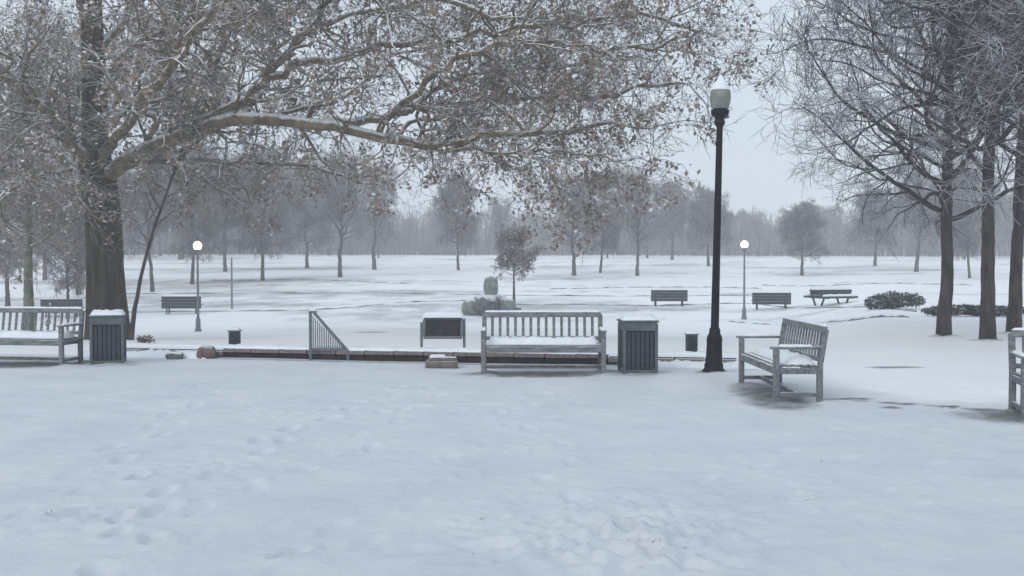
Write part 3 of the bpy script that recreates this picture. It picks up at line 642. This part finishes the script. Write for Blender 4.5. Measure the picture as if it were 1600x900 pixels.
# ---------------------------------------------------------------- lamp posts
def make_lamp(matp, globem, gs=1.0):
    o = thing('lamp_post', '', 'lamp post')
    link('base', lathe('base', [(0, 0), (.165, 0), (.165, .06), (.135, .09), (.135, .14), (.118, .18), (.108, .46), (.112, .50), (.108, .54), (.08, .60), (.078, .65), (.065, .68), (.0, .68)], matp, 24, False, .03, 8), o)
    link('pole', lathe('pole', [(.060, .66), (.056, 1.4), (.050, 2.6), (.045, 3.62)], matp, 16), o)
    link('collar', lathe('collar', [(.052, 3.58), (.075, 3.62), (.075, 3.66), (.06, 3.68), (.085, 3.72), (.125, 3.75), (.13, 3.81), (.11, 3.83), (0, 3.83)], matp, 20), o)
    link('globe', lathe('globe', [(r_ * gs, z_) for r_, z_ in [(.10, 3.828), (.125, 3.86), (.143, 3.93), (.15, 4.01), (.142, 4.08), (.11, 4.15), (.06, 4.2), (0.0, 4.22)]], globem, 24), o)
    link('finial', lathe('finial', [(.055, 4.205), (.045, 4.235), (.02, 4.25), (.022, 4.28), (0, 4.31)], matp, 12), o)
    return o
lamp = make_lamp(M_black, M_globe); lamp['label'] = 'tall black lamp post with an unlit frosted globe between bin and right bench'
x, y = 2.925, 14.4; lamp.location = (x, y, -.005); lamp.rotation_euler = (0, R(1.1), 0)
link('snow_layer', lathe('snow_layer', [(.138, 4.10), (.122, 4.15), (.09, 4.205), (.055, 4.25), (.03, 4.30), (0, 4.325)], M_snow, 16), lamp)
lit = make_lamp(M_greypole, M_lit, 1.35); lg = 'lit lamp posts in the park'
lit['label'] = 'lit grey lamp post far back, right of the sycamore trunk'; lit['group'] = lg; lit.location = spot(309, 39.5); lit.scale = (.85, .85, .85)
place_copy(lit, 'lit grey lamp post far back, seen between the black lamp post and the right bench', spot(1163, 45), 0, .75, lg)
p = thing('thin_pole', 'thin plain grey pole in the field, right of the left lit lamp', 'pole', spot(362, 50))
link('shaft', lathe('shaft', [(.05, -.1), (.045, 2.6), (.0, 2.62)], M_greypole, 8), p)

# ---------------------------------------------------------------- low stone kerb at the back of the plaza
kr = math.atan(-.18)
wall = thing('low_stone_kerb', 'low dark stone kerb with purple-grey coping along the back of the plaza', 'kerb', (0, 16.03, 0), kr)
for k in range(22):
    xx = -7.2 + k * .50
    if xx > 4.0: break
    seen = -4.95 < xx < 1.75
    g2 = random.Random(k)
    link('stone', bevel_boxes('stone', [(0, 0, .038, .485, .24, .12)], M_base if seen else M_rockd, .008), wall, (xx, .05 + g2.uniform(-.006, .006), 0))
    c = link('coping_stone', bevel_boxes('coping_stone', [(0, 0, 0, .488, .31, .07)], M_cope, .012, 2), wall, (xx, .035 + g2.uniform(-.008, .008), .135 + g2.uniform(-.004, .004))); c.rotation_euler = (0, 0, g2.uniform(-.01, .01))
    if not seen or k % 7 == 3: c.location.z -= .05 if not seen else 0
link('snow_layer', snow_slab('snow_layer', 10.8, .34, .045, M_snow, 120, 6, 21, .5), wall, (-1.6, .075, .165))
link('snow_bank', snow_slab('snow_bank', 2.4, .5, .10, M_snow, 40, 7, 22, .4), wall, (-6.3, -.12, 0.0))
link('snow_bank', snow_slab('snow_bank', 2.0, .4, .08, M_snow, 40, 7, 23, .4), wall, (2.9, -.14, 0.0))

# triangular stair rail
tr_ = thing('triangular_rail', 'triangular grey metal stair rail with upright bars on the low kerb', 'railing', (at(484, 560, 16.35)[0], 16.42, .0))
W_, H_ = .62, .80
link('post', bevel_boxes('post', [(0, 0, H_ / 2, .045, .045, H_)], M_rail, .004), tr_)
link('cap', bevel_boxes('cap', [(.035, 0, H_ + .005, .13, .055, .03)], M_rail, .006), tr_)
ln = math.hypot(W_ - .06, H_ - .16); an = math.atan2(H_ - .16, W_ - .06)
link('handrail', bevel_boxes('handrail', [((W_ + .06) / 2, 0, (H_ + .12) / 2 + .01, ln, .05, .045, 0, an, 0)], M_rail, .006), tr_)
link('end_post', bevel_boxes('end_post', [(W_, 0, .08, .045, .045, .2)], M_rail, .004), tr_)
link('bottom_rail', bevel_boxes('bottom_rail', [(W_ / 2, 0, .19, W_ - .05, .03, .03)], M_rail, .004), tr_)
for k in range(15):
    xk = .045 + k * .036; hk = (H_ - .03) - (H_ - .16) * (xk / W_) - .19
    if hk > .03: link('bar', bevel_boxes('bar', [(0, 0, .2 + hk / 2, .017, .014, hk)], M_rail, 0), tr_, (xk, 0, 0))
lm = snow_slab('snow_layer', .12, .05, .02, M_snow, 6, 4, 31); link('snow_layer', lm, tr_, (.035, 0, H_ + .02))

# low information board
sg = thing('information_board', 'low dark information board on two posts behind the kerb, left of the middle bench', 'sign', (at(692, 540, 16.9)[0], 16.95, 0))
for s, hh in ((-.37, .60), (.36, .66)): link('post', bevel_boxes('post', [(0, 0, hh / 2, .045, .045, hh)], M_greypole, .004), sg, (s, .03, 0))
fr = [(0, 0, .165, .66, .05, .045), (0, 0, -.165, .66, .05, .045), (-.325, 0, 0, .045, .048, .285), (.325, 0, 0, .045, .048, .285)]
f = link('frame', bevel_boxes('frame', fr, M_rail, .005), sg, (0, -.01, .505)); f.rotation_euler = (R(-14), 0, 0)
f2 = link('panel', bevel_boxes('panel', [(0, .004, 0, .60, .02, .285)], M_panel, .003), sg, (0, -.01, .505)); f2.rotation_euler = (R(-14), 0, 0)
link('snow_layer', snow_slab('snow_layer', .72, .14, .085, M_snow, 16, 6, 41), sg, (0, .045, .68))

# small blocks and boxes
def rock(name, label, cat_, loc, s, seed, m, rz=0, sub=3, parent=None, amp=.22):
    bm = bmesh.new(); bmesh.ops.create_icosphere(bm, subdivisions=sub, radius=1)
    for v in bm.verts:
        n = mnoise.noise(v.co * 1.3 + Vector((seed * 5.1, 0, 0))) * amp + mnoise.noise(v.co * 3.5 + Vector((0, seed * 3.3, 0))) * amp * .4
        q = v.co * (1 + n); q = Vector([math.copysign(abs(c) ** .75, c) for c in q]); v.co = Vector((q.x * s[0], q.y * s[1], q.z * s[2]))
    me = bpy.data.meshes.new(name); bm.to_mesh(me); bm.free(); me.materials.append(m); me.shade_smooth()
    if parent is not None: o = link(name, me, parent, loc); o.rotation_euler = (0, 0, rz)
    else: o = thing(name, label, cat_, loc, rz, None, me)
    return o
st = thing('stone_block', 'low tan stone block on the plaza snow, below the information board', 'stone', (at(690, 575, 15.4)[0], 15.4, 0), R(4))
link('body', bevel_boxes('body', [(0, 0, .045, .50, .30, .11)], M_tan, .02, 2, True), st)
link('cap', bevel_boxes('cap', [(.015, 0, .13, .44, .27, .05)], M_tan, .015, 2, True), st)
link('snow_layer', snow_slab('snow_layer', .25, .16, .03, M_snow, 10, 6, 45), st, (-.06, .03, .155))
rock('rock', 'small reddish-brown rock at the left end of the dark kerb', 'rock', (at(325, 552, 16.8)[0], 16.7, .1), (.15, .13, .13), 3, M_red)
rock('rock', 'small dark rock lying in the snow between left bin and reddish rock', 'rock', (at(273, 556, 16.6)[0], 16.6, .05), (.14, .1, .08), 5, M_rockd)
def utility(label, px, d, lz=0):
    x, y, z = spot(px, d); o = thing('utility_box', label, 'box', (x, y, z), 0, 'small dark utility boxes')
    link('body', bevel_boxes('body', [(0, 0, .16, .20, .16, .34)], M_dwood, .012, 2), o)
    link('door', bevel_boxes('door', [(0, -.082, .15, .13, .012, .16)], M_panel, .004), o)
    link('cap', bevel_boxes('cap', [(0, 0, .345, .235, .2, .03)], M_rail, .008), o)
    link('snow_layer', snow_slab('snow_layer', .22, .19, .04, M_snow, 8, 6, 47), o, (0, 0, .36)); return o
utility('small dark utility box in the snow, right of the left lit lamp', 366, 19.6)
utility('small dark utility box in the snow, just left of the black lamp post', 1081, 18.2)

# boulder heap with an upright stone
x, y = solve_d(768, 492); z = tz(x, y)
mo = thing('boulder_monument', 'mossy upright stone on a heap of snowy boulders behind the middle bench', 'monument', (x, y, z))
mo.scale = (1.15, 1.15, 1.1)
rock('upright_stone', '', '', (-.02, 0, 1.22), (.30, .24, .50), 7, M_rock, parent=mo, amp=.12)
for k, (bx, by, bz, s, r_) in enumerate(((-.75, 0, .28, .5, .3), (-.1, -.15, .42, .62, 1.2), (.55, .05, .34, .52, 2.0), (.95, .1, .18, .3, .7), (-.3, .3, .5, .5, 2.6), (.3, .25, .52, .45, .4))):
    rock('boulder', '', '', (bx, by, bz), (s, s * .8, s * .78), 11 + k, M_rockd if k % 2 else M_rock, r_, parent=mo)

# crumbs of bark and leaf on the trampled snow
gd = np.random.default_rng(3); cen = []
for px, py, n_, sp in ((112, 806, 4, .06), (990, 826, 9, .10), (1020, 865, 10, .22), (330, 735, 4, .4), (700, 650, 10, 2.0), (300, 620, 16, 2.4), (1050, 800, 6, .6), (1240, 590, 12, .7)):
    x, y = flat(px, py)
    for _ in range(n_): cen.append((x + gd.normal() * sp, y + gd.normal() * sp))
cen = np.array(cen); n_ = len(cen); c3 = np.stack([cen[:, 0], cen[:, 1], terrain(cen[:, 0], cen[:, 1]) + .004], 1)
ii = np.clip(np.searchsorted(gx, cen[:, 0]), 0, len(gx) - 1); jj = np.clip(np.searchsorted(gy, cen[:, 1]), 0, len(gy) - 1); c3[:, 2] = GZ[ii, jj] + .008
U = nrm(gd.standard_normal((n_, 3)) * [1, 1, .25]); Wd = nrm(np.cross(U, [0, 0, 1]) + gd.normal(0, .2, (n_, 3))); sz = .009 + .012 * gd.random((n_, 1))
V = np.stack([c3 + U * sz, c3 + Wd * sz * .6, c3 - U * sz, c3 - Wd * sz * .6], 1).reshape(-1, 3)
link('leaf_litter', np_mesh('leaf_litter', V, np.arange(4 * n_).reshape(-1, 4), False, M_brown), kind='stuff', label='dark crumbs of leaf and bark scattered on the trampled snow', category='leaf litter')

# benches and picnic tables out in the field
def make_far_bench():
    o = thing('park_bench', '', 'bench'); L_ = 1.9
    for k in range(4): link('back_plank', bevel_boxes('back_plank', [(0, .20, .33 + k * .148, L_, .04, .14, R(-8), 0, 0)], M_dwood, .004), o)
    for k in range(3): link('seat_plank', bevel_boxes('seat_plank', [(0, -.17 + k * .14, .43, L_, .12, .035)], M_dwood, .004), o)
    for s in (-.7, .7):
        link('leg', bevel_boxes('leg', [(s, -.15, .2, .06, .06, .42), (s, .2, .4, .06, .05, .82)], M_dwood, .004), o)
    link('snow_layer', snow_slab('snow_layer', L_, .14, .10, M_snow, 24, 5, 61), o, (0, .21, .84))
    link('snow_layer', snow_slab('snow_layer', L_, .34, .09, M_snow, 24, 6, 62), o, (0, -.06, .448)); return o
fb = make_far_bench(); fg = 'dark benches out in the snowy field'; fb['group'] = fg
fb['label'] = 'dark park bench in the field, left of the left lit lamp pole'; fb.location = spot(285, 48); fb.rotation_euler = (0, 0, math.pi)
place_copy(fb, 'dark park bench in the field above the gap between right bin and black lamp post', spot(1045, 52), math.pi, 1, fg)
place_copy(fb, 'dark park bench in the field behind the left bench, left of the sycamore trunk', spot(98, 47), math.pi + .1, 1.1, fg)
def make_table():
    o = thing('picnic_table', '', 'picnic table'); L_ = 1.9
    for k in range(5): link('top_plank', bevel_boxes('top_plank', [(0, -.3 + k * .15, .73, L_, .135, .07)], M_dwood, .004), o)
    for s in (-1, 1):
        for k in range(2): link('seat_plank', bevel_boxes('seat_plank', [(0, s * (.62 + k * .14), .41, L_, .125, .10)], M_dwood, .004), o)
        link('side_board', bevel_boxes('side_board', [(0, s * .36, .62, L_ - .1, .03, .24)], M_dwood, .004), o)
    for s in (-.7, .7):
        link('leg_frame', bevel_boxes('leg_frame', [(s, -.42, .35, .05, .1, .82, R(28), 0, 0), (s, .42, .35, .05, .1, .82, R(-28), 0, 0), (s + .05, 0, .38, .045, 1.5, .09)], M_dwood, .004), o)
    link('snow_layer', snow_slab('snow_layer', L_, .74, .14, M_snow, 24, 8, 63), o, (0, 0, .764))
    for s in (-1, 1): link('snow_layer', snow_slab('snow_layer', L_, .26, .09, M_snow, 24, 6, 64), o, (0, s * .69, .46))
    return o
pt = make_table(); pt['label'] = 'snow-topped dark picnic table above the right end of the right bench'; pt.location = spot(1298, 48); pt.rotation_euler = (0, 0, .35)
place_copy(fb, 'dark park bench in the field above the left end of the right bench', spot(1205, 50), math.pi - .12, 1.05, fg)

# ---------------------------------------------------------------- haze: snowy air
hm = bpy.data.materials.new('snowy_air'); hm.use_nodes = True; n = hm.node_tree; n.nodes.clear()
ho = n.nodes.new('ShaderNodeOutputMaterial'); pv = n.nodes.new('ShaderNodeVolumePrincipled'); pv.inputs['Color'].default_value = (0.93, 0.95, 0.98, 1); pv.inputs['Density'].default_value = 0.0034
pv.inputs['Anisotropy'].default_value = 0.0
n.links.new(pv.outputs[0], ho.inputs['Volume'])
hz = bevel_boxes('haze', [(0, 320, 12, 860, 780, 30)], hm, 0); link('haze', hz, kind='stuff', label='pale snowy air filling the whole park', category='haze')
